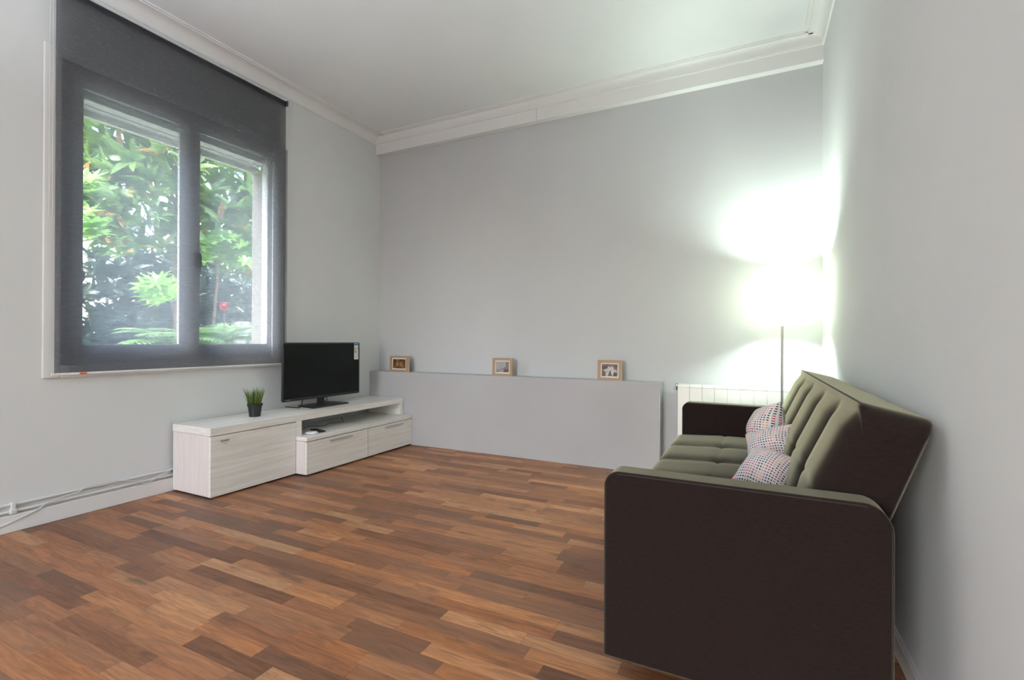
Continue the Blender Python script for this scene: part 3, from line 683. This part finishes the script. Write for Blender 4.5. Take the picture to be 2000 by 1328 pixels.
# ridge piping and thread row on the backrest
bm = BM(); tube(bm, [(.2575, 1.50-Y, .8405), (.2575, 3.19-Y, .8405)], .0028, 8); obj('piping', bm, M_seam, sf, smooth=True)
bm = BM(); box(bm, -.36-X, .25-X, 1.489-Y, 3.201-Y, .095, .325); obj('seat_frame', bm, M_sofa, sf, bevel=.012)
bm = BM(); box(bm, .17-X, .255-X, 1.52-Y, 3.17-Y, .326, .40); obj('hinge_bar', bm, M_dark, sf, bevel=.01)
for x in (-.27, .25):
    for y in (1.62, 3.12):
        bm = BM(); lathe(bm, [(.016, 0), (.022, .096)], 16, x-X, y-Y+.01); obj('leg', bm, M_black, sf, smooth=True, angle=30)

# ------------------------------------------------------------------ cushions
def dots():
    m, nt, p = new_mat('dotted_cotton'); L = nt.links
    uv = N(nt, 'ShaderNodeUVMap'); s = N(nt, 'ShaderNodeSeparateXYZ'); L.new(uv.outputs[0], s.inputs[0])
    def mt(op, a, b=None):
        n = N(nt, 'ShaderNodeMath', operation=op)
        for i, v in enumerate((a, b)):
            if v is None: continue
            if isinstance(v, (int, float)): n.inputs[i].default_value = v
            else: L.new(v, n.inputs[i])
        return n.outputs[0]
    NX, NY = 21, 21
    u = mt('MULTIPLY', s.outputs[0], NX); v = mt('MULTIPLY', s.outputs[1], NY)
    du = mt('ABSOLUTE', mt('SUBTRACT', mt('FRACT', u), .5)); dv = mt('ABSOLUTE', mt('SUBTRACT', mt('FRACT', v), .5))
    mask = mt('MULTIPLY', mt('LESS_THAN', du, .28), mt('LESS_THAN', dv, .23))
    cu = mt('FLOOR', u); w = N(nt, 'ShaderNodeTexWhiteNoise', noise_dimensions='1D'); L.new(mt('FLOOR', mt('MULTIPLY', cu, .5)), w.inputs['W'])
    w2 = N(nt, 'ShaderNodeTexWhiteNoise', noise_dimensions='2D'); c = N(nt, 'ShaderNodeCombineXYZ'); L.new(cu, c.inputs[0]); L.new(mt('FLOOR', mt('MULTIPLY', v, .34)), c.inputs[1]); L.new(c.outputs[0], w2.inputs['Vector'])
    cr = N(nt, 'ShaderNodeValToRGB'); cr.color_ramp.interpolation = 'CONSTANT'
    cols = [(.035, .035, .09), (.70, .12, .08), (.08, .12, .25), (.80, .33, .20), (.06, .035, .04), (.55, .09, .12)]
    e = cr.color_ramp.elements; e[0].position = 0; e[0].color = (*cols[0], 1); e[1].position = 5/6; e[1].color = (*cols[5], 1)
    for k in range(1, 5): q = e.new(k/6); q.color = (*cols[k], 1)
    L.new(mt('FRACT', mt('ADD', w.outputs[0], mt('MULTIPLY', w2.outputs[0], .3))), cr.inputs[0])
    mx = N(nt, 'ShaderNodeMix', data_type='RGBA'); L.new(mask, mx.inputs[0]); mx.inputs[6].default_value = (.76, .73, .72, 1); L.new(cr.outputs[0], mx.inputs[7])
    L.new(mx.outputs[2], p.inputs['Base Color']); p.inputs['Roughness'].default_value = .9; return m
M_dots = dots()
def cushion(loc, rot, a, th, label, seed):
    bm = BM(); uvl = bm.loops.layers.uv.new('UVMap'); n = 22
    o3 = Vector((seed*3.1, seed*1.7, 0))
    def pt(u, v, s):
        x = u*(1-.10*(1-v*v)*abs(u)); y = v*(1-.10*(1-u*u)*abs(v))
        t = (max(0, 1-u**2)**.55)*(max(0, 1-v**2)**.55)*th
        wv = noise.noise(Vector((u*1.6, v*1.6, s))+o3)*.18
        return Vector((x*a, y*a, s*t*(1+wv)+noise.noise(Vector((u*2, v*2, 0))+o3)*.006))
    V = {}
    for s in (1, -1):
        for i in range(n+1):
            for j in range(n+1):
                u, v = i/n*2-1, j/n*2-1; edge = i in (0, n) or j in (0, n)
                key = (i, j, 0 if edge else s)
                if key not in V: V[key] = bm.verts.new(pt(u, v, s))
        for i in range(n):
            for j in range(n):
                ks = [(i, j), (i+1, j), (i+1, j+1), (i, j+1)]
                vs = [V[(p, q, 0 if p in (0, n) or q in (0, n) else s)] for p, q in ks]
                f = bm.faces.new(vs if s > 0 else vs[::-1])
                kk = ks if s > 0 else ks[::-1]
                for lp, (p, q) in zip(f.loops, kk): lp[uvl].uv = (p/n, q/n)
    o = obj('cushion', bm, M_dots, None, smooth=True, sub=1, angle=180)
    o.location = loc; o.rotation_euler = rot; return prop(o, label, 'cushion', 'patterned cushions on the sofa')
def basis(normal, roll):
    n = Vector(normal).normalized(); q = n.to_track_quat('Z', 'Y'); return (q.to_matrix() @ Matrix.Rotation(math.radians(roll), 3, 'Z')).to_euler()
cushion((.072, 2.74, .563), basis((-.95, -.28, .22), 16), .128, .088, 'patterned white cushion with coloured dots, farthest of the three from the near armrest', 1)
cushion((.082, 2.40, .530), basis((-.42, -.66, .62), 26), .112, .078, 'patterned white cushion with coloured dots, squeezed between the other two', 2)
cushion((.060, 2.07, .500), basis((-.18, -.62, .78), -14), .106, .086, 'patterned white cushion with coloured dots, nearest to the near armrest', 3)

# ------------------------------------------------------------------ garden seen through the window
struct('ground', box(BM(), -16, XL-T, -4, 14, -.6, -.3), M_ground)
struct('wall_garden', box(BM(), -10.4, -10.2, -4, 14, -.3, 4.6), M_gwall)
struct('trim_11', box(BM(), -7.1, -6.9, 4.72, 6.4, -.3, 1.27), simple('garden_block', (.8, .78, .72), .8), bevel=.01)
def leaf(bm, base, d, up, ln, wd, droop=.35):
    d = Vector(d).normalized(); side = d.cross(Vector(up));
    if side.length < .05: side = d.orthogonal()
    side.normalize(); nrm = side.cross(d); p = Vector(base); rows = []
    prof = (.25, .9, 1.0, .62); step = ln/4
    for k, q in enumerate(prof):
        rows.append((bm.verts.new(p-side*wd*q/2+nrm*wd*.12*q), bm.verts.new(p), bm.verts.new(p+side*wd*q/2+nrm*wd*.12*q)))
        d = (d+Vector((0, 0, -droop*.25))).normalized(); p = p+d*step
    tip = bm.verts.new(p)
    for A, B in zip(rows, rows[1:]):
        bm.faces.new((A[0], A[1], B[1], B[0])); bm.faces.new((A[1], A[2], B[2], B[1]))
    A = rows[-1]; bm.faces.new((A[0], A[1], tip)); bm.faces.new((A[1], A[2], tip))
def rdir(): 
    while True:
        v = Vector((R.uniform(-1, 1), R.uniform(-1, 1), R.uniform(-1, 1)))
        if .1 < v.length < 1: return v.normalized()
def whorl(bm, c, ax, n, ln, wd, spread=1.2, droop=.4):
    ax = Vector(ax).normalized(); s = ax.orthogonal().normalized(); t2 = ax.cross(s); a0 = R.random()*6
    for k in range(n):
        a = a0+k*2*PI/n; d = ax+(s*math.cos(a)+t2*math.sin(a))*spread; leaf(bm, c, d, ax, ln*R.uniform(.75, 1.1), wd*R.uniform(.8, 1.1), droop)
def cloud(bm, n, cx, sx, cy_, sy, cz, sz, leafn, ln, wd, spread=1.0, droop=.5):
    for k in range(n):
        v = rdir()*R.random()**.33; whorl(bm, (cx+v.x*sx, cy_+v.y*sy, cz+v.z*sz), (R.uniform(-.5, .9), R.uniform(-.9, .3), R.uniform(.1, 1)), leafn, ln, wd, spread, droop)
def plant(name, label, cat, base, trunk, fol, mat, group=None):
    o = thing(name, label, cat, base, group)
    B = Vector(base)
    bm = BM(); fol(bm)
    for v in bm.verts: v.co -= B
    obj('foliage', bm, mat, o, smooth=True)
    bm = BM()
    for pts, r in trunk: tube(bm, [Vector(p)-B for p in smooth_path(pts, 5)], r, 8)
    obj('trunk', bm, M_bark, o, smooth=True)
    return o
plant('garden_tree', 'tree with long drooping green leaves filling the top of the window view', 'tree', (-6.3, 3.5, -.3),
      [([(-6.3, 3.5, -.3), (-6.25, 3.5, 1.2), (-6.35, 3.55, 2.3), (-6.2, 3.7, 3.4)], .045), ([(-6.3, 3.5, 2.0), (-6.0, 3.3, 2.6), (-5.8, 2.8, 3.1)], .02), ([(-6.3, 3.5, 2.1), (-6.1, 4.5, 2.7), (-6.0, 4.9, 3.1)], .02)],
      lambda bm: (cloud(bm, 330, -6.1, .9, 3.5, 1.5, 2.9, 1.0, 6, .34, .07), cloud(bm, 90, -6.0, .7, 4.5, .8, 2.3, .6, 6, .30, .06), cloud(bm, 40, -5.5, .3, 2.5, .35, 2.25, .5, 6, .24, .06)), M_leaf)
plant('dark_hedge', 'dense dark hedge behind the brighter plants in the lower window view', 'hedge', (-7.6, 4.2, -.3),
      [([(-7.6, 4.2, -.3), (-7.5, 4.2, 1.4)], .05)],
      lambda bm: (cloud(bm, 620, -7.6, .45, 4.1, 1.5, 1.15, 1.15, 6, .22, .055), cloud(bm, 260, -7.9, .4, 4.5, 1.4, 1.9, .9, 6, .22, .055), cloud(bm, 200, -7.3, .4, 5.0, .5, 1.15, .8, 6, .2, .05)), M_leafd)
def spray(c, r, n, ln=.15, wd=.05):
    def f(bm):
        for k in range(n):
            v = rdir(); whorl(bm, (c[0]+v.x*r[0], c[1]+v.y*r[1], c[2]+v.z*r[2]), (R.uniform(.1, .7), R.uniform(-.6, 0), R.uniform(.5, 1)), 8, ln, wd, 1.9, .5)
    return f
plant('umbrella_plant', 'bright green umbrella plant behind the window handle', 'plant', (-5.6, 3.55, -.3),
      [([(-5.6, 3.55, -.3), (-5.62, 3.5, .6), (-5.6, 3.58, 2.0)], .014)], spray((-5.55, 3.64, 2.00), (.15, .28, .20), 26, .17, .055), M_leafb)
plant('umbrella_plant', 'bright green umbrella plant low in the middle of the left window pane', 'plant', (-5.6, 3.15, -.3),
      [([(-5.6, 3.15, -.3), (-5.6, 3.08, 1.45)], .012)], spray((-5.55, 2.98, 1.50), (.15, .20, .14), 18, .16, .05), M_leafb)
plant('umbrella_plant', 'bright green umbrella plant at the left edge of the left window pane', 'plant', (-5.2, 2.12, -.3),
      [([(-5.2, 2.12, -.3), (-5.2, 2.10, 2.0)], .012)], spray((-5.2, 2.14, 2.12), (.10, .10, .30), 14, .16, .05), M_leafb)
def frond_fn(c, n, ln):
    def f(bm):
        for k in range(n):
            a = R.random()*2*PI; d = Vector((math.cos(a), math.sin(a), R.uniform(.8, 2.4))).normalized(); p = Vector(c)
            for q in range(16):
                d = (d+Vector((0, 0, -.11))).normalized(); p = p+d*ln/16
                s = d.cross(Vector((0, 0, 1))).normalized(); w = ln*.34*math.sin((q+2)/18*PI)
                for sg in (1, -1): leaf(bm, p, s*sg+d*.5, (0, 0, 1), w, w*.22, .3)
    return f
plant('garden_fern', 'pale green arching fern at the bottom of the left window pane', 'fern', (-5.0, 2.75, -.3), [([(-5.0, 2.75, -.3), (-5.0, 2.75, .85)], .02)], frond_fn((-5.0, 2.75, .85), 22, .55), M_leafp)
plant('garden_fern', 'pale green arching fern at the bottom of the right window pane', 'fern', (-5.2, 3.35, -.3), [([(-5.2, 3.35, -.3), (-5.2, 3.35, .9)], .02)], frond_fn((-5.2, 3.35, .9), 24, .50), M_leafp)
rf = plant('flowering_plant', 'red flower on a thin stem low in the right window pane', 'flower', (-5.8, 3.78, -.3),
      [([(-5.8, 3.78, -.3), (-5.82, 3.80, .6), (-5.8, 3.77, 1.36)], .008)], spray((-5.8, 3.80, 1.0), (.10, .12, .15), 8, .12, .04), M_leafp)
B = Vector(rf.location); bm = BM()
for k in range(7): whorl(bm, Vector((-5.8+R.uniform(-.02, .02), 3.766+R.uniform(-.04, .04), 1.386+R.uniform(-.03, .03)))-B, (R.uniform(-.3, 1), R.uniform(-.6, .2), .7), 6, .06, .035, 1.0, .1)
obj('blossom', bm, M_red, rf, smooth=True)['label'] = 'red blossom'
